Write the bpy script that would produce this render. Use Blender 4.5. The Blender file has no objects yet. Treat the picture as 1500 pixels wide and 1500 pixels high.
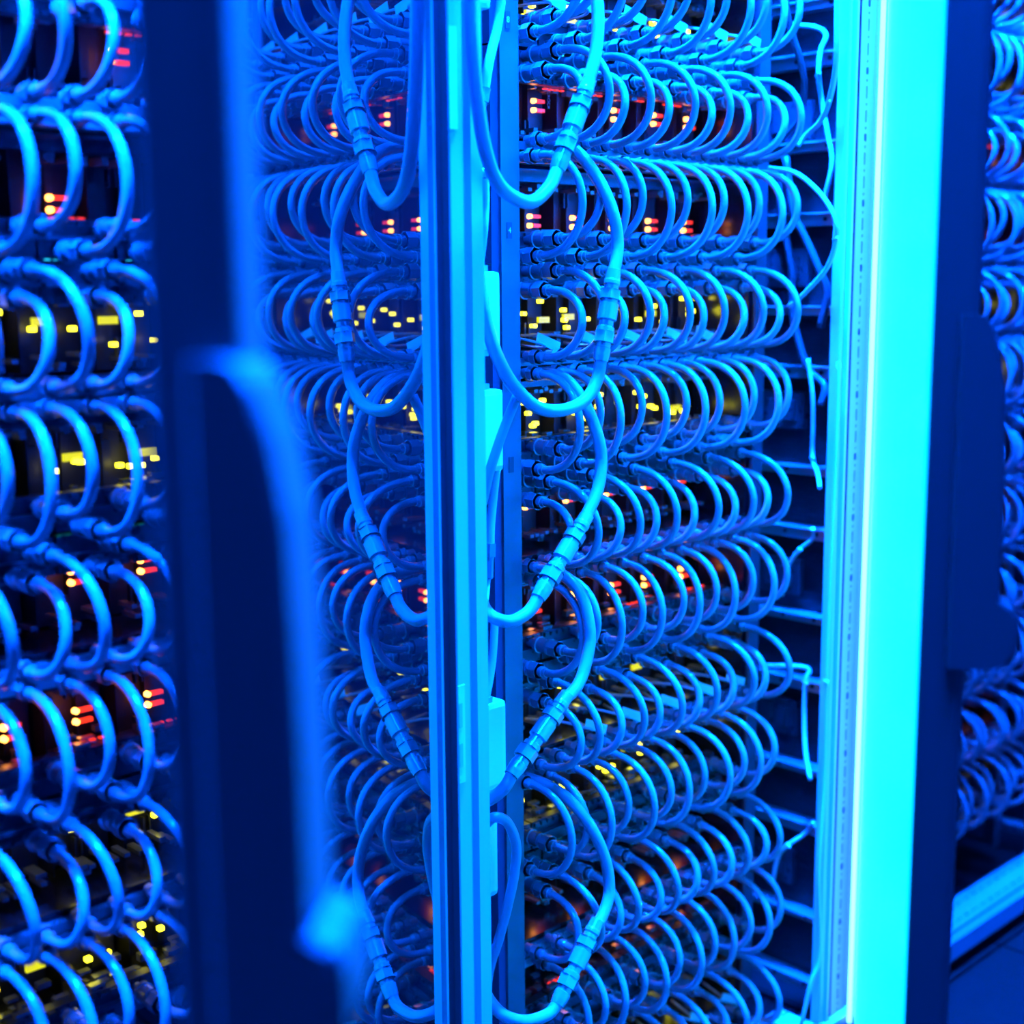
import bpy, bmesh, math, random
from mathutils import Vector, Matrix
random.seed(7)
SC = bpy.context.scene
COL = SC.collection

# ------------------------------------------------------------------ camera
# world: x runs along the rack row, y points into the racks, z is up, the lens is at z = 0
cam = bpy.data.cameras.new('camera'); cam_o = bpy.data.objects.new('camera', cam); COL.objects.link(cam_o)
R0 = Vector((0.71291081, -0.70120859, -0.00804231))       # image right
R1 = Vector((-0.11958665, -0.11026592, -0.98668154))      # image down
R2 = Vector((0.69098278, 0.70437769, -0.16246495))        # viewing direction
mw_ = Matrix(((R0.x, -R1.x, -R2.x, 0), (R0.y, -R1.y, -R2.y, -1.056), (R0.z, -R1.z, -R2.z, 0), (0, 0, 0, 1)))
cam_o.matrix_world = mw_
cam.sensor_width = 36.0
cam.lens = 2036 / 1500 * 36.0
cam.clip_start = 0.02
cam.dof.use_dof = True
cam.dof.focus_distance = 1.47
cam.dof.aperture_fstop = 2.8
SC.camera = cam_o

# ------------------------------------------------------------------ world, view
wd = bpy.data.worlds.new('world'); SC.world = wd; wd.use_nodes = True
wd.node_tree.nodes['Background'].inputs[0].default_value = (0.0, 0.035, 0.6, 1)
wd.node_tree.nodes['Background'].inputs[1].default_value = 0.02
SC.view_settings.view_transform = 'Standard'
SC.view_settings.look = 'None'
SC.view_settings.gamma = 1.0
SC.view_settings.use_curve_mapping = False
SC.view_settings.exposure = 0.0
SC.cycles.max_bounces = 5; SC.cycles.diffuse_bounces = 2; SC.cycles.glossy_bounces = 3
LIGHT_RGB = (0.0002, 0.078, 1.0)
CEIL_STRENGTH = 25000.0
BAR_STRENGTH = 3.2

# ------------------------------------------------------------------ materials
def mat(name, base, rough=0.4, metal=0.0, emit=None, strength=0.0, spec=0.5, noise=None, ior=None, coat=0.0):
    m = bpy.data.materials.new(name); m.use_nodes = True
    nt = m.node_tree; b = nt.nodes['Principled BSDF']
    b.inputs['Base Color'].default_value = (*base, 1)
    b.inputs['Roughness'].default_value = rough
    b.inputs['Metallic'].default_value = metal
    b.inputs['Specular IOR Level'].default_value = spec
    if ior: b.inputs['IOR'].default_value = ior
    if coat: b.inputs['Coat Weight'].default_value = coat
    if emit:
        b.inputs['Emission Color'].default_value = (*emit, 1)
        b.inputs['Emission Strength'].default_value = strength
    if noise:
        sc, amt, bump = noise
        tc = nt.nodes.new('ShaderNodeTexCoord'); tx = nt.nodes.new('ShaderNodeTexNoise')
        mp = nt.nodes.new('ShaderNodeMapping')
        if isinstance(sc, tuple): mp.inputs['Scale'].default_value = sc; tx.inputs['Scale'].default_value = 1.0
        else: tx.inputs['Scale'].default_value = sc
        tx.inputs['Detail'].default_value = 4
        nt.links.new(tc.outputs['Object'], mp.inputs[0]); nt.links.new(mp.outputs[0], tx.inputs['Vector'])
        rp = nt.nodes.new('ShaderNodeMapRange')
        rp.inputs['To Min'].default_value = max(0.02, rough - amt); rp.inputs['To Max'].default_value = min(1, rough + amt)
        nt.links.new(tx.outputs['Fac'], rp.inputs['Value']); nt.links.new(rp.outputs[0], b.inputs['Roughness'])
        if bump:
            bp = nt.nodes.new('ShaderNodeBump'); bp.inputs['Strength'].default_value = bump; bp.inputs['Distance'].default_value = 0.002
            nt.links.new(tx.outputs['Fac'], bp.inputs['Height']); nt.links.new(bp.outputs[0], b.inputs['Normal'])
    return m
M = {}
M['hose'] = mat('hose_plastic', (0.18, 0.187, 0.20), 0.19, noise=(90, 0.06, 0.0), coat=0.3)
M['hose_thick'] = mat('supply_hose_rubber', (0.19, 0.20, 0.215), 0.33, noise=(90, 0.06, 0.0))
M['nickel'] = mat('nickel_plated', (0.24, 0.25, 0.26), 0.2, 0.35, noise=(160, 0.08, 0.0))
M['brass'] = mat('quick_coupling_metal', (0.32, 0.33, 0.34), 0.2, 0.55, noise=(120, 0.08, 0.0))
M['dark'] = mat('dark_plastic', (0.018, 0.018, 0.02), 0.42)
M['board'] = mat('circuit_board', (0.035, 0.04, 0.045), 0.3, noise=(60, 0.12, 0.05))
M['chip'] = mat('component_metal', (0.26, 0.27, 0.28), 0.2, 0.4)
M['tray'] = mat('tray_sheet_metal', (0.10, 0.103, 0.11), 0.2, 0.9, noise=((40, 4, 40), 0.07, 0.0))
M['rail'] = mat('manifold_steel', (0.24, 0.25, 0.26), 0.3, 0.6, noise=(50, 0.08, 0.03))
M['frame'] = mat('frame_aluminium', (0.5, 0.51, 0.52), 0.42, 0.25, noise=((60, 60, 2), 0.08, 0.0))
M['post'] = mat('inner_post_zinc', (0.10, 0.105, 0.11), 0.38, 0.5, noise=(25, 0.12, 0.0))
M['bracket'] = mat('bracket_zinc', (0.4, 0.41, 0.42), 0.35, 0.4, noise=(40, 0.1, 0.0))
M['black'] = mat('black_rubber', (0.008, 0.008, 0.009), 0.55)
M['door'] = mat('door_dark_paint', (0.045, 0.046, 0.05), 0.42, noise=(120, 0.05, 0.02))
M['glass'] = mat('door_dark_glass', (0.004, 0.005, 0.008), 0.012, ior=1.62, spec=0.5)
M['panel'] = mat('door_sheet_painted_glow', (0.80, 0.82, 0.84), 0.36, 0.0, emit=(0.0, 0.95, 1.6), strength=0.9, noise=((30, 30, 1.6), 0.16, 0.35))  # white inner door sheet; its lit look is put in as emission
M['white'] = mat('white_plastic', (0.7, 0.71, 0.72), 0.38, noise=(40, 0.05, 0.0))
M['label'] = mat('label_paper', (0.85, 0.86, 0.87), 0.5)
M['ink'] = mat('label_ink', (0.03, 0.03, 0.035), 0.5)
M['cable'] = mat('grey_cable', (0.5, 0.52, 0.55), 0.38)
M['cable_dark'] = mat('dark_cable', (0.05, 0.05, 0.055), 0.4)
M['floor'] = mat('floor_tile', (0.012, 0.0125, 0.013), 0.45, noise=(35, 0.1, 0.05))
M['joint'] = mat('floor_joint', (0.02, 0.02, 0.022), 0.7)
M['wall'] = mat('room_wall_paint', (0.03, 0.031, 0.034), 0.6, noise=(12, 0.08, 0.03))
M['led_red'] = mat('led_orange', (0.2, 0.05, 0.01), 0.3, emit=(1.0, 0.30, 0.05), strength=10)
M['pipe_red'] = mat('light_pipe_red', (0.2, 0.02, 0.01), 0.25, emit=(1.0, 0.035, 0.012), strength=1.6)
M['led_yellow'] = mat('led_yellow', (0.2, 0.18, 0.02), 0.3, emit=(1.0, 0.90, 0.02), strength=6.0)
M['pipe_yellow'] = mat('light_pipe_yellow', (0.2, 0.18, 0.02), 0.25, emit=(0.9, 0.88, 0.01), strength=0.9)
M['led_cyan'] = mat('led_cyan', (0.05, 0.2, 0.2), 0.3, emit=(0.02, 0.75, 0.9), strength=2.0)
M['lamp'] = mat('ceiling_lamp_diffuser', (0.8, 0.8, 0.8), 0.5, emit=LIGHT_RGB, strength=CEIL_STRENGTH)
M['lamp_dim'] = mat('dimmed_lamp_diffuser', (0.8, 0.8, 0.8), 0.5, emit=LIGHT_RGB, strength=CEIL_STRENGTH*0.105)
M['lamp_fill'] = mat('fill_lamp_diffuser', (0.8, 0.8, 0.8), 0.5, emit=LIGHT_RGB, strength=CEIL_STRENGTH*0.026)  # weak fill, added to brighten the post fronts
M['lamp_left'] = mat('near_lamp_diffuser', (0.8, 0.8, 0.8), 0.5, emit=LIGHT_RGB, strength=CEIL_STRENGTH*0.36)
M['lightbar'] = mat('led_bar_diffuser', (0.8, 0.8, 0.8), 0.5, emit=(0.18, 0.62, 1.0), strength=BAR_STRENGTH)
# side panel: sheet metal with rows of small vent slots in its relief
def vent_mat():
    m = mat('vented_side_sheet', (0.008, 0.008, 0.009), 0.55)
    nt = m.node_tree; b = nt.nodes['Principled BSDF']
    tc = nt.nodes.new('ShaderNodeTexCoord'); mp = nt.nodes.new('ShaderNodeMapping')
    mp.inputs['Rotation'].default_value = (0, math.radians(90), 0)
    br = nt.nodes.new('ShaderNodeTexBrick'); br.inputs['Scale'].default_value = 1.0
    br.inputs['Brick Width'].default_value = 0.012; br.inputs['Row Height'].default_value = 0.022; br.inputs['Mortar Size'].default_value = 0.0028
    nt.links.new(tc.outputs['Object'], mp.inputs[0])
    sp = nt.nodes.new('ShaderNodeSeparateXYZ'); cb = nt.nodes.new('ShaderNodeCombineXYZ')
    nt.links.new(tc.outputs['Object'], sp.inputs[0]); nt.links.new(sp.outputs['Z'], cb.inputs['X']); nt.links.new(sp.outputs['Y'], cb.inputs['Y'])
    nt.links.new(cb.outputs[0], br.inputs['Vector'])
    bp = nt.nodes.new('ShaderNodeBump'); bp.inputs['Strength'].default_value = 1.0; bp.inputs['Distance'].default_value = 0.003; bp.invert = True
    nt.links.new(br.outputs['Fac'], bp.inputs['Height']); nt.links.new(bp.outputs[0], b.inputs['Normal'])
    return m
M['vent'] = vent_mat()

# ------------------------------------------------------------------ mesh helpers
class MB:
    def __init__(s): s.v = []; s.f = []; s.smooth = []
    def add(s, vs, fs, smooth=False):
        o = len(s.v); s.v += [tuple(v) for v in vs]; s.f += [tuple(i + o for i in f) for f in fs]; s.smooth += [smooth] * len(fs); return s
    def box(s, a, b, bev=0.0):
        x0, y0, z0 = (min(a[i], b[i]) for i in range(3)); x1, y1, z1 = (max(a[i], b[i]) for i in range(3))
        if bev <= 0:
            vs = [(x0,y0,z0),(x1,y0,z0),(x1,y1,z0),(x0,y1,z0),(x0,y0,z1),(x1,y0,z1),(x1,y1,z1),(x0,y1,z1)]
            return s.add(vs, [(0,3,2,1),(4,5,6,7),(0,1,5,4),(1,2,6,5),(2,3,7,6),(3,0,4,7)])
        bm = bmesh.new(); bmesh.ops.create_cube(bm, size=1)
        bmesh.ops.scale(bm, vec=(x1-x0, y1-y0, z1-z0), verts=bm.verts)
        bmesh.ops.translate(bm, vec=((x0+x1)/2, (y0+y1)/2, (z0+z1)/2), verts=bm.verts)
        bmesh.ops.bevel(bm, geom=bm.edges[:], offset=bev, segments=2, affect='EDGES', profile=0.7)
        bm.verts.index_update()
        vs = [tuple(v.co) for v in bm.verts]; fs = [tuple(v.index for v in f.verts) for f in bm.faces]; bm.free()
        return s.add(vs, fs)
    def obox(s, o, ex, ey, a, b):       # box in the axes ex, ey, z about the origin o
        c = [(x, y, z) for z in (a[2], b[2]) for (x, y) in ((a[0],a[1]),(b[0],a[1]),(b[0],b[1]),(a[0],b[1]))]
        vs = [(o[0]+ex[0]*x+ey[0]*y, o[1]+ex[1]*x+ey[1]*y, z) for x, y, z in c]
        return s.add(vs, [(0,3,2,1),(4,5,6,7),(0,1,5,4),(1,2,6,5),(2,3,7,6),(3,0,4,7)])
    def prism(s, poly, z0, z1):         # plan outline (x, y) raised from z0 to z1
        n = len(poly); vs = [(x, y, z0) for x, y in poly] + [(x, y, z1) for x, y in poly]
        fs = [tuple(range(n))[::-1], tuple(range(n, 2*n))] + [(i, (i+1) % n, n+(i+1) % n, n+i) for i in range(n)]
        return s.add(vs, fs)
    def tube(s, pts, r, n=10, caps=True, ring=None):
        P = [Vector(p) for p in pts]; T = []
        for i in range(len(P)):
            T.append((P[min(i+1, len(P)-1)] - P[max(i-1, 0)]).normalized())
        up = Vector((0.3, 0.2, 1)); nrm = (up - T[0]*up.dot(T[0])).normalized(); vs = []; fs = []
        for i, p in enumerate(P):
            nrm = (nrm - T[i]*nrm.dot(T[i])).normalized(); bi = T[i].cross(nrm)
            rr = r[i] if isinstance(r, (list, tuple)) else r
            for k in range(n):
                a = 2*math.pi*k/n; vs.append(p + (nrm*math.cos(a) + bi*math.sin(a))*rr)
        for i in range(len(P)-1):
            for k in range(n):
                k2 = (k+1) % n; fs.append((i*n+k, i*n+k2, (i+1)*n+k2, (i+1)*n+k))
        s.add(vs, fs, True)
        if caps:
            o = len(s.v) - len(vs); s.f += [tuple(o+k for k in range(n))[::-1], tuple(o+(len(P)-1)*n+k for k in range(n))]; s.smooth += [False, False]
        return s
    def lathe(s, org, ax, prof, n=12, hexr=()):   # prof: (distance along ax, radius); segments listed in hexr get six flats
        ax = Vector(ax).normalized(); u = ax.orthogonal().normalized(); w = ax.cross(u); o = Vector(org)
        for j in range(len(prof)-1):
            (d0, r0), (d1, r1) = prof[j], prof[j+1]
            m = 6 if j in hexr else n
            vs = [o + ax*d + (u*math.cos(2*math.pi*k/m) + w*math.sin(2*math.pi*k/m))*r for d, r in ((d0, r0), (d1, r1)) for k in range(m)]
            s.add(vs, [(k, (k+1) % m, m+(k+1) % m, m+k) for k in range(m)], m > 6)
            if j in hexr:
                s.add(vs[:m], [tuple(range(m))[::-1]]); s.add(vs[m:], [tuple(range(m))])
        m = n
        for d, r, rev in ((prof[0][0], prof[0][1], True), (prof[-1][0], prof[-1][1], False)):
            vs = [o + ax*d + (u*math.cos(2*math.pi*k/m) + w*math.sin(2*math.pi*k/m))*r for k in range(m)]
            s.add(vs, [tuple(range(m))[::-1] if rev else tuple(range(m))])
        return s
    def mesh(s, name, material):
        me = bpy.data.meshes.new(name); me.from_pydata(s.v, [], s.f); me.materials.append(material)
        me.polygons.foreach_set('use_smooth', s.smooth); me.update()
        bm = bmesh.new(); bm.from_mesh(me); bmesh.ops.recalc_face_normals(bm, faces=bm.faces); bm.to_mesh(me); bm.free()
        return me
    def build(s, name, material, parent=None, loc=(0,0,0)):
        return put(name, s.mesh(name, material), parent, loc)
def put(name, me, parent=None, loc=(0,0,0)):
    o = bpy.data.objects.new(name, me); COL.objects.link(o); o.location = loc
    if parent: o.parent = parent
    return o
def empty(name, loc=(0,0,0)):
    o = bpy.data.objects.new(name, None); COL.objects.link(o); o.location = loc; o.empty_display_size = 0.02; return o
def tag(o, label=None, cat=None, group=None, kind=None):
    if label: o['label'] = label
    if cat: o['category'] = cat
    if group: o['group'] = group
    if kind: o['kind'] = kind
    return o
def smooth_path(pts, per=8):
    P = [Vector(p) for p in pts]; out = []
    Q = [P[0]*2 - P[1]] + P + [P[-1]*2 - P[-2]]
    for i in range(1, len(Q)-2):
        a, b, c, d = Q[i-1], Q[i], Q[i+1], Q[i+2]
        for j in range(per):
            t = j/per
            out.append(0.5*((2*b) + (c-a)*t + (2*a-5*b+4*c-d)*t*t + (3*b-a-3*c+d)*t**3))
    out.append(P[-1]); return out
def bez(p0, p1, p2, p3, n):
    p0, p1, p2, p3 = map(Vector, (p0, p1, p2, p3)); r = []
    for i in range(n+1):
        t = i/n; u = 1-t; r.append(p0*u**3 + p1*3*u*u*t + p2*3*u*t*t + p3*t**3)
    return r
ORD = ['first','second','third','fourth','fifth','sixth','seventh','eighth','ninth','tenth','eleventh','twelfth','thirteenth']

# ------------------------------------------------------------------ room
ZF = -1.045; ZC = 1.25
RX0, RX1, RY0, RY1 = -2.2, 5.0, -2.5, 1.6
fl = MB().box((RX0, RY0, ZF-0.06), (RX1, RY1, ZF-0.022)).build('floor', M['joint']); tag(fl, 'dark raised floor of square tiles', 'floor', kind='structure')
tile_me = MB().box((-0.2975, -0.2975, -0.022), (0.2975, 0.2975, 0.0), 0.0015).mesh('floor_tile', M['floor'])
for i in range(12):
    for j in range(5):
        put('floor_tile', tile_me, fl, (RX0+0.3+0.6*i, RY0+0.34+0.6*j-0.06, ZF))
tag(MB().box((RX0, RY0, ZC), (RX1, RY1, ZC+0.05)).build('ceiling', M['wall']), 'plain grey ceiling above the aisle', 'ceiling', kind='structure')
tag(MB().box((RX0, RY1, ZF-0.06), (RX1, RY1+0.05, ZC)).build('wall_back', M['wall']), 'plain grey wall behind the racks', 'wall', kind='structure')
tag(MB().box((RX0, RY0-0.05, ZF-0.06), (RX1, RY0, ZC)).build('wall_front', M['wall']), 'plain grey wall across the aisle', 'wall', kind='structure')
tag(MB().box((RX0-0.05, RY0, ZF-0.06), (RX0, RY1, ZC)).build('wall_left', M['wall']), 'plain grey wall at the near end', 'wall', kind='structure')
tag(MB().box((RX1, RY0, ZF-0.06), (RX1+0.05, RY1, ZC)).build('wall_right', M['wall']), 'plain grey wall at the far end', 'wall', kind='structure')
for i, (x0, x1, y, mt, lb) in enumerate(((1.12, 1.50, -0.165, 'lamp', 'blue ceiling lamp straight above the middle rack front'),
        (0.05, 0.85, -0.80, 'lamp_fill', 'added blue fill lamp at the ceiling above the near aisle'),  # unseen front fill for the posts, added
        (-0.10, 0.42, -0.28, 'lamp_left', 'blue ceiling lamp straight above the near left rack'),
        (1.80, 2.35, -0.30, 'lamp_dim', 'blue ceiling lamp above the far right rack'))):
    t = empty('ceiling_light', ((x0+x1)/2, y, ZC)); L = (x1-x0)/2
    W_ = .04 if mt == 'lamp' else .06; h = MB(); h.box((-L-0.02, -W_-.02, -0.05), (L+0.02, -W_-.005, 0)); h.box((-L-0.02, W_+.005, -0.05), (L+0.02, W_+.02, 0)); h.box((-L-0.02, -W_-.02, -0.012), (L+0.02, W_+.02, 0))
    h.build('housing', M['wall'], t); MB().box((-L, -W_, -0.035), (L, W_, -0.02)).build('diffuser', M[mt], t)
    tag(t, lb, 'lamp', 'ceiling lamps over the aisle')

# ------------------------------------------------------------------ racks
ZB, ZT = -1.0, 0.95
BR_Z = [0.348, 0.28, 0.172, 0.079, -0.039, -0.12, -0.252, -0.337, -0.455, -0.548, -0.67, -0.753, -0.884, -0.985]
def perforated(x0, x1, y, z0, z1, along='z'):
    """a strip with a row of slots and round-ended holes cut through it"""
    m = MB(); xc = (x0+x1)/2; hw = 0.0013; seg = []
    z = z0; pat = [('d', 0.0145), ('s', 0.0055), ('o', 0.0030), ('s', 0.0055), ('d', 0.0145), ('s', 0.0055), ('o', 0.0030), ('s', 0.0055), ('D', 0.0085), ('s', 0.0055), ('o', 0.0030), ('s', 0.0055)]
    i = 0
    while z < z1:
        k, l = pat[i % len(pat)]; e = min(z+l, z1); seg.append((k, z, e)); z = e; i += 1
    def q(a, za, b, zb):
        if along == 'z': vs = [(a, y, za), (b, y, za), (b, y, zb), (a, y, zb)]
        else: vs = [(za, a, y), (zb, a, y), (zb, b, y), (za, b, y)]
        m.add(vs, [(0, 1, 2, 3)])
    for k, za, zb in seg:
        w = 0.0026 if k == 'D' else hw
        if k == 's': q(x0, za, x1, zb)
        else: q(x0, za, xc-w, zb); q(xc+w, za, x1, zb)
    return m
def make_rack(dx, name_label, left_post=True, right_side=True):
    r = empty('server_rack', (dx, 0, ZB)); tag(r, name_label, 'server rack', 'water cooled racks in one row')
    def P(mb, nm, m, par=None):
        o = mb.build(nm, M[m], par or r, (0, 0, -ZB) if par is None else (0, 0, 0)); return o
    # corner profiles of the frame
    if left_post:
        P(MB().prism([(.855,-.03),(.855,-.095),(.858,-.1),(.879,-.1),(.8815,-.094),(.8865,-.094),(.889,-.1),(.9035,-.1),(.906,-.097),(.906,-.03)], ZB, ZT), 'corner_post', 'frame')
    P(MB().prism([(1.0285,.005),(1.0555,.005),(1.0555,.045),(1.0525,.045),(1.0525,.009),(1.0285,.009)], ZB, ZT), 'mounting_post', 'post')
    P(MB().prism([(1.500,.02),(1.522,.02),(1.522,.05),(1.519,.05),(1.519,.024),(1.500,.024)], ZB, ZT), 'mounting_post', 'post')
    if right_side:
        P(MB().prism([(1.512,-.086),(1.512,-.098),(1.514,-.1),(1.519,-.1),(1.521,-.098),(1.5235,-.104),(1.5275,-.104),(1.529,-.098),(1.530,-.088),(1.539,-.088),(1.539,-.082),(1.590,-.082),(1.590,-.078),(1.530,-.078)], ZB, ZT), 'corner_post', 'frame')
        P(MB().prism([(1.5302,-.0885),(1.5388,-.0885),(1.5388,-.0915),(1.5375,-.0925),(1.5315,-.0925),(1.5302,-.0915)], ZB, ZT), 'gasket', 'black')
        P(MB().box((1.5402, -.0855, ZB), (1.5898, -.0825, ZT)), 'channel', 'black')
        P(perforated(1.539, 1.572, -.1, ZB, ZT), 'perforated_strip', 'frame')
        P(MB().prism([(1.572,-.1),(1.576,-.094),(1.579,-.094),(1.582,-.098),(1.587,-.098),(1.590,-.09),(1.590,-.082),(1.572,-.082)], ZB, ZT), 'edge_rib', 'frame')
        P(MB().prism([(1.592,-.06),(1.592,-.088),(1.602,-.088),(1.602,-.06)], ZB, ZT), 'door_gasket', 'black')
        P(MB().box((1.598, -.03, ZB), (1.602, .95, ZT)), 'side_panel', 'vent')
        for i, z in enumerate(BR_Z):
            b = MB(); h = .0085 if i % 2 else .006
            b.box((1.580, -.055, z-h), (1.598, .34, z+h)); b.box((1.572, -.055, z+h-.002), (1.580, .34, z+h))
            P(b, 'bracket', 'bracket')
            for yb in (-.03, .02): P(MB().lathe((1.5805, yb, z), (-1, 0, 0), [(0, .0028), (.0022, .0028), (.003, .002)], 8), 'bolt', 'black')
        for j, z in enumerate((0.21, 0.02, -0.17, -0.40, -0.60, -0.82)):      # module clipped to the side wall between two brackets
            b = MB(); b.box((1.586, .0, z-.028), (1.598, .12, z+.022), .002)
            for q in range(4): b.box((1.582, .012+.027*q, z-.016), (1.586, .03+.027*q, z+.012))
            P(b, 'side_module', 'board')
    P(MB().box((.855, .93, ZB), (1.602, .95, ZT)), 'rear_panel', 'dark')
    P(MB().box((.855, -.1, ZT), (1.602, .95, ZT+.03)), 'roof', 'frame')
    sill = MB(); sill.box((.907, -.098, ZB-.012), (1.511, -.03, ZB+.004)); pass; P(sill, 'sill', 'black')
    s2 = perforated(-.094, -.066, ZB+.0075, .91, 1.51, 'x'); P(s2, 'perforated_sill_strip', 'frame'); s3 = perforated(-.066, -.036, ZB+.0075, .91, 1.51, 'x'); P(s3, 'perforated_sill_strip', 'frame')
    P(MB().box((.855, -.112, ZB-.022), (1.602, -.0985, ZB+.0075)), 'sill_edge', 'frame')
    P(MB().box((.855, -.098, ZF), (1.602, .95, ZB-.036)), 'plinth', 'dark')
    P(MB().box((.91, -.02, ZB-.035), (1.59, .9, ZB-.031)), 'base_plate', 'tray')
    return r
rack_l = make_rack(-.75, 'nearest server rack at left, blurred, behind the edge of the open glass door', False, False)
rack_m = make_rack(0.0, 'middle server rack in focus between the slim central post and the bright door panel')
rack_r = make_rack(.75, 'far server rack at right beyond the bright door panel')

# doors: frame of each door, with the stile on its free side standing proud and carrying the swing handle
def make_door(par, org, ex, ey, length, face, lbl):
    """org = hinge, ex = unit vector hinge -> free edge, ey = unit vector to the door's outer face"""
    loc = (-par.location.x, -par.location.y, -par.location.z)
    fr = MB(); L = length; OUT = .031
    def stile(mb, t0, t1, o0, o1, b=.006):
        pl = [(t0, o0), (t1-.002, o0), (t1, o0+.002), (t1, o1-b), (t1-b*.3, o1-b*.3), (t1-b, o1), (t0+b, o1), (t0+b*.3, o1-b*.3), (t0, o1-b)]
        mb.prism([(org[0]+ex[0]*a+ey[0]*c, org[1]+ex[1]*a+ey[1]*c) for a, c in pl], ZB+.01, ZT-.01)
    stile(fr, L-.045, L, -.004, OUT, .008)
    fr.obox(org, ex, ey, (0, -.004, ZB+.01), (.012, .006, ZT-.01))
    fr.obox(org, ex, ey, (0, -.004, ZT-.07), (L-.045, .03, ZT-.01)); fr.obox(org, ex, ey, (0, -.004, ZB+.01), (L-.045, .03, ZB+.06))
    d = fr.build('door', M['door'], par, loc); d['label'] = lbl
    sheet = MB().obox(org, ex, ey, (.012, -.003, ZB+.06), (L-.045, 0.0, ZT-.07))
    sheet.build('glass_panel', M['glass'], d)
    if face == 'panel':
        sh = MB().obox(org, ex, ey, (.012, -.0065, ZB+.012), (L-.004, -.0035, ZT-.02)).build('glow_sheet', M['panel'], d); sh['label'] = 'inner door sheet with cyan brightness put in as a glow'  # brightness of the sheet comes from added emission
        lb = MB().obox(org, ex, ey, (.012, -.015, ZB+.002), (.020, -.009, ZT-.03)).build('light_bar', M['lightbar'], d); lb['label'] = 'glowing white light bar along the hinge edge'
    # swing handle: side profile (out from the stile, height), drawn across the width of the stile
    prof = [(-.016,-.026),(-.006,-.026),(.002,-.028),(.008,-.036),(.014,-.055),(.019,-.085),(.0205,-.125),(.0215,-.17),(.022,-.246),(.027,-.249),(.033,-.252),(.036,-.258),(.037,-.270),(.036,-.286),(.031,-.295),(.02,-.299),(-.016,-.300)]
    h = MB(); n = len(prof); vs = []
    rings = [(L-.034, .90), (L-.032, 1.0), (L+.010, 1.0), (L+.013, .86)]
    for t, k in rings:
        for o, z in prof:
            oo = OUT + o*k; vs.append((org[0]+ex[0]*t+ey[0]*oo, org[1]+ex[1]*t+ey[1]*oo, z))
    fs = [tuple(range(n))[::-1], tuple(range(3*n, 4*n))]
    for a in range(3):
        for i in range(n): fs.append((a*n+i, a*n+(i+1) % n, (a+1)*n+(i+1) % n, (a+1)*n+i))
    h.add(vs, fs); hd = h.build('handle', M['door'], d); hd['label'] = 'curved swing handle with a stepped lower end'
    return d
# left door stands ajar about 40 degrees and mirrors the middle rack in its glass
ml = math.radians(5.5); AZ = math.radians(45.55)
def rf(R, F): return (R*math.sin(AZ)+F*math.cos(AZ), -R*math.cos(AZ)+F*math.sin(AZ))
dl = rf(math.sin(ml), math.cos(ml)); ol = rf(math.cos(ml), -math.sin(ml))
p0 = (ol[0]*-.18, -1.056+ol[1]*-.18); tH = 1.262
make_door(rack_l, (p0[0]+dl[0]*tH, p0[1]+dl[1]*tH), (-dl[0], -dl[1]), ol, tH-.50, 'glass', 'door standing ajar, dark glass reflecting the hoses')
mr = math.radians(11.5); dr = rf(-math.sin(mr), -math.cos(mr)); orr = rf(math.cos(mr), -math.sin(mr))
make_door(rack_m, (1.576, -.12), dr, orr, .72, 'panel', 'door standing ajar with a bright inner sheet')

# small plates on the central post and the mounting post
def plate(parent, a, b, m, nm):
    return MB().box(a, b).build(nm, M[m], parent, (-parent.location.x, 0, -parent.location.z))
def text_mesh(s, size):
    cu = bpy.data.curves.new('t', 'FONT'); cu.body = s; cu.size = size; cu.align_x = 'CENTER'; cu.align_y = 'CENTER'; cu.extrude = .0001
    ob = bpy.data.objects.new('t', cu); COL.objects.link(ob)
    dg = bpy.context.evaluated_depsgraph_get(); me = bpy.data.meshes.new_from_object(ob.evaluated_get(dg)); bpy.data.objects.remove(ob); return me
def text_on(parent, s, size, loc, m, roll=0.0):
    me = text_mesh(s, size); me.materials.clear(); me.materials.append(M[m])
    o = put('lettering', me, parent, (loc[0]-parent.location.x, loc[1], loc[2]-parent.location.z)); o.rotation_euler = (math.radians(90), 0, 0)
    if roll: o.rotation_euler = (Matrix.Rotation(roll, 3, 'Y') @ Matrix.Rotation(math.radians(90), 3, 'X')).to_euler()
    return o
s = plate(rack_m, (.8605,-.1012,.137), (.872,-.1002,.226), 'label', 'sticker')
s = plate(rack_m, (.860,-.1012,-.478), (.871,-.1002,-.380), 'label', 'sticker')
for z0, z1 in ((-.422,-.398), (-.462,-.438)): plate(rack_m, (.8632,-.1016,z0), (.8675,-.1012,z1), 'frame', 'sticker_print')
for z, ch in ((.266, '8'), (.0545, '4'), (-.193, ''), (-.634, '')):
    plate(rack_m, (1.0365,.0042,z-.0085), (1.0435,.005,z+.0085), 'ink', 'number_plate')
    if ch: text_on(rack_m, ch, .0085, (1.040, .0039, z), 'label')

# ------------------------------------------------------------------ chassis, nodes, hoses
PZ = lambda k: .136 - .23*k
W = .071
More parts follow.
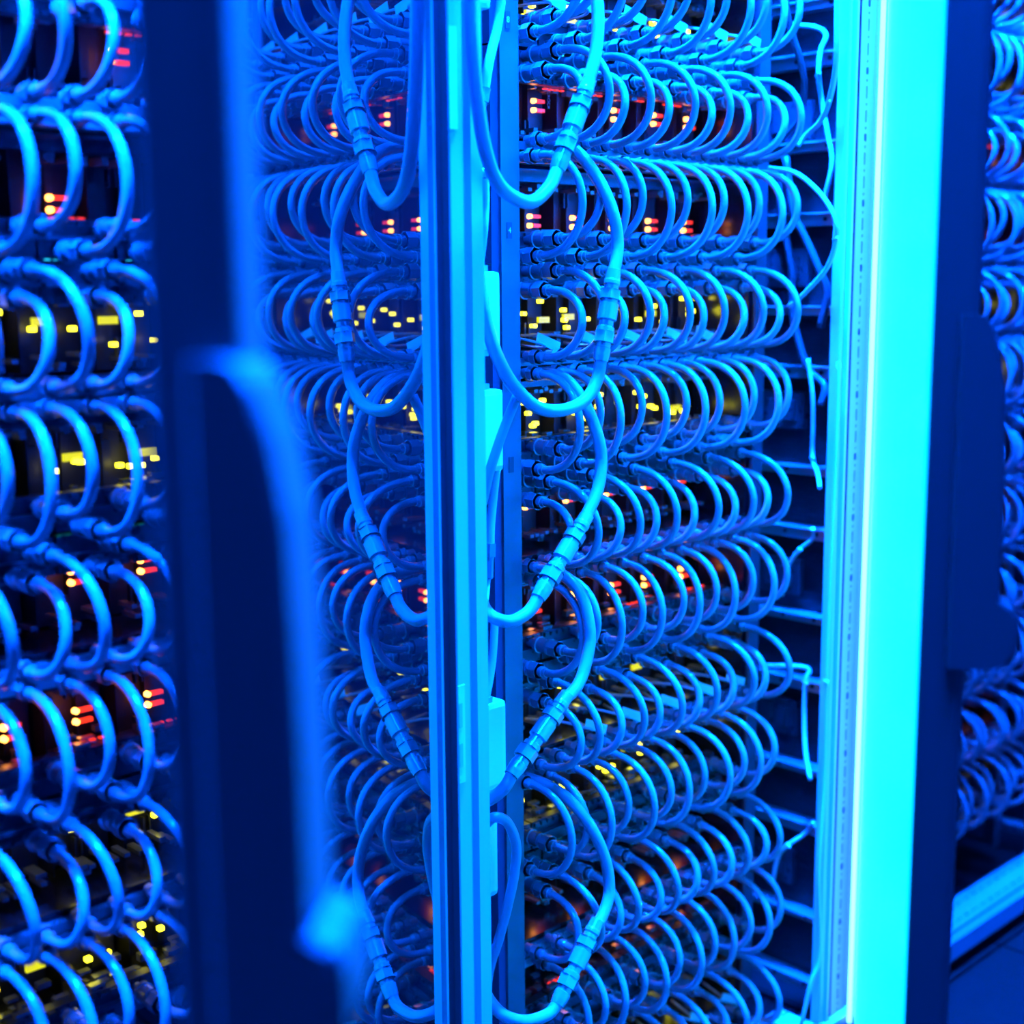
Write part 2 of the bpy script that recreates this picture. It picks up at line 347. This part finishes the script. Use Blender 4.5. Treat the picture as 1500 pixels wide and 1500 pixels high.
# couplings: one at a server port, one (shorter) at the manifold; both point to -y, nose at y = 0
cp = MB(); cp.lathe((0, -.006, 0), (0, 1, 0), [(0,.0052),(.004,.0058),(.0045,.0066),(.0085,.0066),(.009,.0056),(.012,.0056)], 12)
cp.lathe((0, .005, 0), (0, 1, 0), [(0,.0098),(.0125,.0098)], 12, (0,))
cp.lathe((0, .0175, 0), (0, 1, 0), [(0,.0068),(.004,.0068),(.0045,.0088),(.017,.0088),(.0175,.0102),(.0215,.0102),(.022,.0062),(.05,.0062)], 12)
me_port = cp.mesh('coupling', M['nickel'])
cm = MB(); cm.lathe((0, -.005, 0), (0, 1, 0), [(0,.0052),(.003,.0064),(.008,.0064),(.0085,.0054),(.011,.0054)], 12)
cm.lathe((0, .005, 0), (0, 1, 0), [(0,.0085),(.008,.0085)], 12, (0,)); cm.lathe((0, .013, 0), (0, 1, 0), [(0,.006),(.012,.006)], 10)
me_man = cm.mesh('coupling', M['nickel'])

def hose_obj(x0, z0, x1, z1, pr, label, group, port_top):
    c = pr*4/3; sag = random.uniform(-.002, .002); jx = random.uniform(-.004, .004)
    pts = bez((x0, 0, z0), (x0+jx, -c, z0+.004+sag), (x1+jx, -c, z1-.004+sag), (x1, 0, z1), 22)
    pts = [Vector((x0, .008, z0))] + pts + [Vector((x1, .008, z1))]
    zc = (z0+z1)/2; xc = (x0+x1)/2
    m = MB().tube([(p.x-xc, p.y, p.z-zc) for p in pts], .0045, 10)
    o = m.build('coolant_hose', M['hose'], None, (xc, 0, zc)); tag(o, label, 'hose', group)
    put('coupling', me_port if port_top else me_man, o, (x0-xc, 0, z0-zc)); put('coupling', me_man if port_top else me_port, o, (x1-xc, 0, z1-zc))
    return o

# node meshes (local: x = 0 at its centre, z = 0 at the manifold; B nodes hang below, sign = -1)
def parts_mesh(seed, sg):
    rnd = random.Random(seed); m = MB()
    for i in range(16):
        w = rnd.uniform(.002, .008); x = rnd.uniform(-.03, .03); y = rnd.uniform(.058, .1); z = sg*(rnd.choice([.082, .088, .094, .1]) + rnd.uniform(-.002, .002)); h = rnd.uniform(.0012, .004)
        m.box((x-w, y, z-h), (x+w, y+.008, z+h))
    for i in range(7):
        x = rnd.uniform(-.03, .03); z = sg*rnd.uniform(.024, .036); m.box((x-.003, .075, z-.002), (x+.003, .1, z+.002))
    return m.mesh('circuit_components', M['chip'])
def node_meshes(sg):
    d = {}
    b = MB()                                    # open frame with a dark recess, heat spreader and connector rows
    b.box((-.0345, .125, sg*.018), (.0345, .3, sg*.104)); b.box((-.0345, .098, sg*.020), (-.0335, .125, sg*.100)); b.box((-.0345, .07, sg*.098), (.0345, .125, sg*.104))
    b.box((-.0335, .112, sg*.045), (-.018, .125, sg*.08)); b.box((.006, .116, sg*.028), (.03, .125, sg*.09))
    d['body'] = b.mesh('body', M['dark'])
    p = MB(); p.box((-.034, .052, sg*.080), (.034, .064, sg*.113)); p.box((-.034, .044, sg*.094), (.034, .052, sg*.097))
    for i in range(6): p.box((-.031+.0105*i, .049, sg*.0815), (-.024+.0105*i, .052, sg*.086))
    d['port'] = p.mesh('port_block', M['board'])
    g = MB()
    for x in (-.008, -.0015): g.box((x-.0009, .106, sg*.026), (x+.0009, .112, sg*.048))
    g.box((-.013, .106, sg*.0235), (.0035, .112, sg*.0245)); d['clip'] = g.mesh('board_clip', M['board'])
    l = MB(); l.lathe((0, .098, 0), (0, 1, 0), [(0, .0012), (.0015, .0027), (.006, .0030)], 10); d['led_r'] = l.mesh('indicator_led', M['led_red'])
    l = MB(); l.box((.0032, .099, -.0019), (.0155, .104, .0019)); d['pipe_r'] = l.mesh('light_pipe', M['pipe_red'])
    l = MB(); l.box((-.003, .098, -.0022), (.003, .104, .0022), .0008); d['led_y'] = l.mesh('indicator_led', M['led_yellow'])
    l = MB(); l.box((-.009, .1, -.0035), (.009, .104, .0035)); d['pipe_y'] = l.mesh('light_pipe', M['pipe_yellow'])
    l = MB()
    for i in range(4): l.box((-.02+.009*i, .066, -.0007), (-.015+.009*i, .07, .0007))
    d['bar_r'] = l.mesh('status_strip', M['pipe_red']); 
    l = MB()
    for i in range(5): l.box((-.022+.008*i, .064, -.0008), (-.018+.008*i, .067, .0008))
    d['bar_c'] = l.mesh('status_strip', M['led_cyan'])
    return d
NM = {1: node_meshes(1), -1: node_meshes(-1)}
CM = {(sg, i): parts_mesh(10*i+sg, sg) for sg in (1, -1) for i in range(4)}

def node(x, k, sg, colour, label, group):
    z = PZ(k); n = empty('server_node', (x, 0, z)); tag(n, label, 'server', group); d = NM[sg]
    put('body', d['body'], n); put('port_block', d['port'], n); put('board_clip', d['clip'], n)
    tag(put('circuit_components', CM[(sg, random.randrange(4))], n), kind='stuff')
    rnd = random.Random(hash((round(x*1000), k, sg)) & 0xffff)
    if colour == 'red':
        on = rnd.random() < .86
        if on:
            zc = sg*.065; lx = rnd.uniform(-.003, .003)
            for s_ in (-1, 1):
                q = put('indicator_led', d['led_r'], n, (lx, 0, zc+.0052*s_)); put('light_pipe', d['pipe_r'], q)
        if rnd.random() < .6: put('status_strip', d['bar_r'], n, (rnd.uniform(-.006, .006), 0, sg*(.0785)))
        if rnd.random() < .35: put('status_strip', d['bar_c'], n, (rnd.uniform(-.006, .006), 0, sg*.117))
    else:
        for q in range(rnd.choice((2, 3, 3, 4, 5))):
            put('indicator_led', d['led_y'], n, (rnd.uniform(-.026, .026), 0, sg*rnd.uniform(.04, .076)))
        if rnd.random() < .55: put('light_pipe', d['pipe_y'], n, (rnd.uniform(-.02, .02), 0, sg*rnd.uniform(.05, .075)))
        if rnd.random() < .45: put('status_strip', d['bar_c'], n, (rnd.uniform(-.006, .006), 0, sg*.117))
    return n

def chassis(dx, k, x0, x1, label, group):
    """frame of one double row: manifold rail in the middle, sheet trays above and below, side plates"""
    z = PZ(k); c = empty('server_chassis', (dx, 0, z)); tag(c, label, 'chassis', group)
    up, dn = k >= 0, k <= 4
    r = MB(); r.box((x0, .022, .004), (x1, .042, .013), .001); r.box((x0, .022, -.009), (x1, .042, .002), .001); r.build('manifold_rail', M['rail'], c)
    b = MB(); b.box((x0, .03, .0150), (x1, .3, .0165)); b.box((x0, .03, .013), (x1, .0325, .0205)); b.build('tray', M['tray'], c)
    if dn:
        t = MB(); t.box((x0, .035, -.0150), (x1, .3, -.0135)); t.box((x0, .07, -.024), (x1, .074, -.0135)); t.build('tray', M['tray'], c)
        MB().box((x0, .066, -.1165), (x1, .3, -.1150)).build('tray', M['tray'], c)
    for xs in (x0-.0015, x1): MB().box((xs, .03, -.115 if dn else -.012), (xs+.0015, .3, .113)).build('side_plate', M['tray'], c)
    return c

ROWS = []
for k in range(-1, 6):
    if k >= 0: ROWS.append((k, 1))
    if k <= 4: ROWS.append((k, -1))
def row_name(i, n):
    return 'topmost hose row' if i == 0 else ('lowest hose row' if i == n-1 else ORD[i] + ' hose row')

def fill_rack(dx, xk0, n_h, which, ranks, rack_name, hose_from, phase, rows=ROWS):
    """n_h hoses per row on a .0355 pitch from xk0; servers sit behind pairs of hoses"""
    for ri, (k, sg) in enumerate(rows):
        z = PZ(k); colour = 'red' if k % 2 == 0 and not (dx > 0 and (k, sg) == (4, -1)) else 'yellow'
        ph = phase.get((k, sg), 0.0)
        rn = row_name(ri, len(rows))
        seen = 0
        for j in range(n_h):
            if j not in ranks: continue
            seen += 1
            xx = dx + xk0 + .0355*j + ph
            lab = 'coolant hose %s from %s, %s, %s rack' % (ORD[seen-1], hose_from, rn, rack_name)
            grp = 'looped coolant hoses in the %s rack' % rack_name
            if sg == 1:
                pc = dx + xk0 + .0355*(j - j % 2) + .01775 + ph
                up_ = j % 2 == 1
                xt = pc + (.007 if up_ else -.007) + random.uniform(-.002, .002)
                zt = z + (.107 if up_ else .086)
                hose_obj(xt, zt, xx + random.uniform(-.002, .002), z + .0145, (.064 if up_ else .053) + random.uniform(-.003, .004), lab, grp, True)
            else:
                lo = j % 2 == 0
                hose_obj(xx + random.uniform(-.002, .002), z - .003, xx + random.uniform(-.003, .003), z - (.1075 if lo else .0885), (.062 if lo else .056) + random.uniform(-.004, .005), lab, grp, False)
        cols = sorted({j//2 for j in ranks})
        for ci, cidx in enumerate(cols):
            xn = dx + xk0 + .071*cidx + .01775 + ph
            lab = 'server with %s lamps, %s from %s, behind %s, %s rack' % ('orange' if colour == 'red' else 'yellow', ORD[ci], hose_from, rn, rack_name)
            node(xn, k, sg, colour, lab, 'servers in the %s rack' % rack_name)
PH_M = {(3, -1): -.018, (0, 1): .006, (2, 1): -.008, (1, 1): .004, (4, -1): .01}
fill_rack(0.0, 1.0795, 12, 'm', list(range(12)), 'middle', 'the central post', PH_M)
fill_rack(-.75, 1.0945, 12, 'l', list(range(3, 9)), 'near left', 'the left edge', {}, [r for r in ROWS if 0 <= r[0] <= 3])
fill_rack(.75, 1.0845, 12, 'r', list(range(4, 12)), 'far right', 'the bright door', {}, [(-1, 1)] + [r for r in ROWS if r != (5, 1)])
for dx, nm, ks in ((0, 'middle', range(-1, 6)), (-.75, 'near left', range(0, 4)), (.75, 'far right', range(-1, 5))):
    for i, k in enumerate(ks):
        chassis(dx, k, 1.058, 1.498, '%s sheet metal server chassis from the top, %s rack' % (ORD[i], nm), 'server chassis in the %s rack' % nm)

# lettering on one board of the second row
nd = [o for o in bpy.data.objects if o.name.startswith('server_node') and abs(o.location.z-PZ(0)) < .001 and abs(o.location.x-1.18) < .05]
if nd: text_on(nd[0], 'ROCK', .006, (1.196, .0975, .206), 'rail', math.radians(90))

# ------------------------------------------------------------------ supply hoses with quick couplings
SUP = [
 ([(1.109,-.05,.326),(1.095,-.07,.269),(1.08,-.08,.226),(1.06,-.085,.189)], [(1.015,-.09,.112),(.996,-.095,.091),(.964,-.1,.076),(.92,-.108,.087),(.896,-.113,.116),(.884,-.115,.16),(.878,-.115,.213),(.881,-.112,.271),(.884,-.111,.36)]),
 ([(1.112,.02,.150),(1.101,-.03,.139),(1.111,-.055,.108),(1.118,-.07,.073),(1.121,-.075,.038),(1.107,-.08,.001)], [(1.084,-.085,-.078),(1.077,-.085,-.102),(1.057,-.085,-.121),(1.022,-.085,-.128),(.992,-.08,-.122),(.964,-.075,-.098),(.947,-.07,-.068),(.939,-.065,-.036),(.936,-.06,-.003),(.937,-.055,.03)]),
 ([(1.093,.03,-.102),(1.09,0,-.098),(1.09,-.03,-.103),(1.092,-.055,-.128),(1.096,-.07,-.162),(1.096,-.075,-.191),(1.083,-.08,-.22),(1.055,-.085,-.249)], [(.986,-.09,-.313),(.971,-.09,-.327),(.948,-.088,-.334),(.932,-.08,-.329),(.937,-.06,-.323),(.938,-.05,-.303)]),
 ([(1.098,.02,-.316),(1.085,-.03,-.317),(1.085,-.055,-.333),(1.082,-.07,-.361),(1.077,-.075,-.389),(1.056,-.08,-.422),(1.023,-.085,-.436)], [(.951,-.085,-.494),(.942,-.08,-.51),(.938,-.06,-.527),(.94,-.05,-.527)]),
 ([(1.074,.02,-.558),(1.077,-.01,-.56),(1.081,-.04,-.57),(1.096,-.06,-.601),(1.11,-.07,-.642),(1.111,-.075,-.678),(1.095,-.08,-.699),(1.073,-.085,-.708)], [(1.012,-.09,-.768),(.996,-.09,-.776),(.964,-.088,-.772),(.941,-.08,-.76),(.939,-.06,-.751),(.935,-.05,-.732)]),
]
for i, (a, b) in enumerate(SUP):
    org = Vector(a[-1]); e = empty('supply_hose', org)
    tag(e, 'thick coolant supply hose with metal quick coupling beside the slim post, %s from the top' % ORD[i], 'hose', 'thick supply hoses by the central post')
    def rel(pts): return [Vector(p)-org for p in pts]
    MB().tube(rel(smooth_path(a, 8)), .0066, 14).build('tube', M['hose_thick'], e)
    MB().tube(rel(smooth_path(b, 8)), .0066, 14).build('tube', M['hose_thick'], e)
    v = Vector(b[0]) - org; L = v.length; ax = v.normalized()
    q = MB(); S = L/.1
    q.lathe((0,0,0), ax, [(-.012,.0076),(-.002,.0082),(0,.0088),(.004*S,.0088),(.006*S,.0078),(.012*S,.0078)], 16)
    q.lathe(ax*.012*S, ax, [(0,.0112),(.012*S,.0112)], 16, (0,))
    q.lathe(ax*.024*S, ax, [(0,.0088),(.004*S,.0088),(.005*S,.0104),(.026*S,.0104),(.028*S,.0078),(.034*S,.0078),(.036*S,.0096),(.042*S,.0096)], 16)
    q.lathe(ax*.066*S, ax, [(0,.0112),(.014*S,.0112)], 16, (0,))
    q.lathe(ax*.08*S, ax, [(0,.0084),(.006*S,.0084),(.007*S,.0092),(.016*S,.0088),(.024*S,.0078)], 16)
    q.build('quick_coupling', M['brass'], e)

# ------------------------------------------------------------------ things in the gap beside the central post
for i, (x0, x1, z0, z1, lb) in enumerate(((.958,.984,.264,.33,'white plastic cover box at the very top of the dark gap'),
        (.958,.993,-.067,.012,'tall white plastic cover box crossed by the second thick hose'),
        (.955,.996,-.192,-.107,'white plastic cover box crossed by a slanted tube'),
        (.955,.996,-.534,-.438,'white plastic cover box low in the gap beside the sticker'),
        (.955,.982,-.654,-.566,'white plastic cover box lowest in the gap, behind a bent tube'))):
    e = empty('cover_box', ((x0+x1)/2, -.03, z0)); tag(e, lb, 'box', 'white cover boxes beside the central post')
    w, h = (x1-x0)/2, z1-z0
    MB().box((-w, 0, 0), (w, .03, h), .006).build('body', M['white'], e)
    MB().box((-w*.8, .004, -.006), (w*.2, .02, .001)).build('mount', M['bracket'], e); MB().box((-w*.8, .004, h-.001), (w*.2, .02, h+.006)).build('mount', M['bracket'], e)
GAP = [([(1.008,-.02,.36),(1.008,-.02,.291),(1.001,-.02,.251),(.980,-.03,.215),(.973,-.03,.185)], .0048, 'cable', 'dull tube running down beside the top cover box'),
 ([(.974,-.03,.107),(.974,-.03,.077),(.971,-.03,.047),(.973,-.02,.008)], .0032, 'cable', 'short pale cable running down into the tall cover box'),
 ([(.978,-.068,-.111),(.973,-.06,-.133),(.965,-.055,-.157),(.955,-.05,-.189),(.95,-.045,-.22)], .0052, 'hose_thick', 'slanted tube crossing in front of a white cover box'),
 ([(.994,-.02,-.190),(.989,-.02,-.221),(.985,-.02,-.25),(.984,-.02,-.272)], .0046, 'cable', 'pale tube hanging below the third cover box'),
 ([(.984,-.02,-.272),(.984,-.02,-.29),(.982,-.02,-.307),(.968,-.03,-.329),(.955,-.03,-.345)], .0014, 'cable', 'thin wire hanging from the pale tube to the cable tie'),
 ([(.990,-.02,-.345),(.986,-.02,-.389),(.980,-.02,-.418),(.970,-.02,-.45)], .0045, 'cable', 'pale tube running down to the low cover box'),
 ([(.943,-.05,-.558),(.946,-.062,-.547),(.961,-.066,-.556),(.979,-.06,-.588),(.981,-.055,-.622),(.976,-.05,-.657),(.972,-.04,-.698),(.963,-.03,-.75),(.958,-.03,-.85)], .0056, 'hose_thick', 'bent tube arching over the lowest cover box')]
for pts, r, m, lb in GAP:
    o = Vector(pts[0]); t = MB().tube([p-o for p in smooth_path(pts, 6)], r, 10).build('gap_tube', M[m], None, o); tag(t, lb, 'tube', 'tubes in the gap beside the central post')
    if r > .004 and 'thick' not in m:
        q = MB(); ax = (Vector(pts[-1])-Vector(pts[-2])).normalized(); q.lathe(Vector(pts[-1])-o, ax, [(-.004,.0066),(.010,.0066)], 12, (0,)); q.lathe(Vector(pts[-1])-o, ax, [(.01,.005),(.014,.0042),(.032,.0040),(.034,.003)], 12); q.build('end_fitting', M['nickel'], t)
for z, lb in ((.106, 'small metal screw joint on the post just above the short pale cable'), (-.332, 'small cable tie joint holding the third thick hose to the post')):
    e = empty('clamp', (.952, -.06, z)); tag(e, lb, 'clamp')
    q = MB(); q.lathe((-.02, .02, 0), (1, -.3, 0), [(0,.004),(.018,.004),(.019,.0055),(.026,.0055),(.028,.004)], 12); q.build('bolt', M['nickel'], e)

# ------------------------------------------------------------------ loose cables in the duct on the right of the middle rack
DUCT = [
 ([(1.495,0,.141),(1.495,-.04,.132),(1.488,-.08,.106),(1.482,-.106,.076),(1.486,-.107,.050),(1.495,-.09,.017),(1.510,-.05,-.014),(1.516,-.02,-.033)], .0030, 'cable', 'pale cable bowing far out over the frame edge beside the third hose row'),
 ([(1.479,-.03,.40),(1.479,-.03,.337),(1.495,-.03,.299),(1.514,-.03,.269),(1.539,-.02,.239),(1.556,0,.201),(1.56,.05,.17)], .0042, 'cable_dark', 'dark cable slanting down beside the topmost hose loops'),
 ([(1.562,.02,.325),(1.562,-.02,.316),(1.554,-.04,.303),(1.543,-.04,.283),(1.54,-.04,.254),(1.549,-.04,.221),(1.548,-.05,.183),(1.545,-.06,.145),(1.545,-.05,.1)], .0032, 'cable', 'pale cable hanging in front of the upper bright bracket'),
 ([(1.475,-.105,.40),(1.475,-.105,.341),(1.477,-.105,.295),(1.485,-.1,.250),(1.503,-.08,.214),(1.516,-.06,.194),(1.530,-.03,.18),(1.528,-.02,.168)], .0034, 'cable', 'cable curving from the frame edge down to the second bracket'),
 ([(1.56,.02,.16),(1.551,0,.089),(1.551,-.02,.053),(1.553,-.04,.014),(1.558,-.05,-.017),(1.56,-.04,-.06)], .0052, 'cable_dark', 'thick dark cable crossing behind the bowed pale cable'),
 ([(1.565,.03,.14),(1.566,.03,.099),(1.566,.02,.055),(1.566,.01,.01),(1.567,.01,-.035),(1.566,0,-.07),(1.565,-.02,-.115),(1.558,-.05,-.135),(1.55,-.05,-.16)], .005, 'cable_dark', 'long dark cable dropping past two brackets to the frame'),
 ([(1.548,-.03,-.10),(1.546,-.04,-.148),(1.549,-.04,-.193),(1.55,-.04,-.229),(1.533,-.06,-.248),(1.515,-.075,-.262)], .0030, 'cable', 'pale tied cable hanging below the middle bracket'),
 ([(1.525,-.06,-.318),(1.539,-.05,-.335),(1.542,-.03,-.352),(1.545,-.01,-.378),(1.546,0,-.42)], .0028, 'cable', 'thin cable slanting down from the frame beside the eighth hose row'),
 ([(1.526,.02,-.518),(1.544,-.02,-.514),(1.555,-.04,-.517),(1.548,-.04,-.534),(1.547,-.04,-.582),(1.537,-.05,-.625),(1.52,-.07,-.656)], .0034, 'cable', 'cable hooked over the lower bracket and running down the duct'),
 ([(1.53,-.07,-.718),(1.543,-.05,-.743),(1.532,-.03,-.763),(1.538,-.01,-.788),(1.54,0,-.83)], .0030, 'cable', 'lowest thin cable slanting from the frame into the duct'),
 ([(1.504,-.104,-.10),(1.504,-.1045,-.159),(1.503,-.1045,-.245),(1.500,-.105,-.331),(1.497,-.105,-.419),(1.496,-.105,-.508),(1.498,-.105,-.645),(1.490,-.106,-.765),(1.499,-.105,-.884),(1.489,-.1,-.922),(1.484,-.09,-.985)], .0026, 'cable', 'long thin pale cable running down along the frame edge to the floor'),
]
for pts, r, m, lb in DUCT:
    o = Vector(pts[0]); t = MB().tube([p-o for p in smooth_path(pts, 6)], r, 8).build('duct_cable', M[m], None, o); tag(t, lb, 'cable', 'loose cables in the duct of the middle rack')
    if m == 'cable' and r > .0025:
        p = Vector(pts[len(pts)//2]); q = MB(); q.lathe(p-o, (-.7, -.7, .1), [(-.0045, .0032), (-.0044, .0034), (.009, .0018), (.0095, .0014)], 8); q.build('cable_tie', M['white'], t)

# patch cables with a paper flag, lying in the yellow-lit rows of the middle rack
nflag = 0
for k in (-1, 1, 3, 5):
    for c in range(6):
        if random.random() < .12: continue
        sg = 1 if k != -1 else -1
        x = 1.10 + .071*c + random.uniform(-.008, .008); z = PZ(k) + (.022 if sg == 1 else -.075)
        pts = [(x-.03, .09, z+.012), (x-.012, .05, z+.013), (x+.008, .02, z+.006), (x+.02, .03, z+.001), (x+.035, .08, z+.002)]
        o = Vector(pts[0]); t = MB().tube([p-o for p in smooth_path(pts, 6)], .0016, 7).build('patch_cable', M['cable'], None, o)
        fm = MB(); a = Vector((x+.004, .024, z+.0075))-o; u = Vector((.026, -.010, -.012)); w_ = Vector((.002, -.001, .011)); nrm = u.cross(w_).normalized()*.0003
        fm.add([a+nrm, a+u+nrm, a+u+w_+nrm, a+w_+nrm, a-nrm, a+u-nrm, a+u+w_-nrm, a+w_-nrm], [(0,1,2,3),(7,6,5,4),(0,4,5,1),(1,5,6,2),(2,6,7,3),(3,7,4,0)])
        fm.build('paper_flag', M['label'], t)
        tag(t, 'thin patch cable with a white paper flag, %s column, %s lamp chassis' % (ORD[c], {-1: 'topmost', 1: 'upper yellow', 3: 'lower yellow', 5: 'lowest'}[k]), 'cable', 'flagged patch cables')
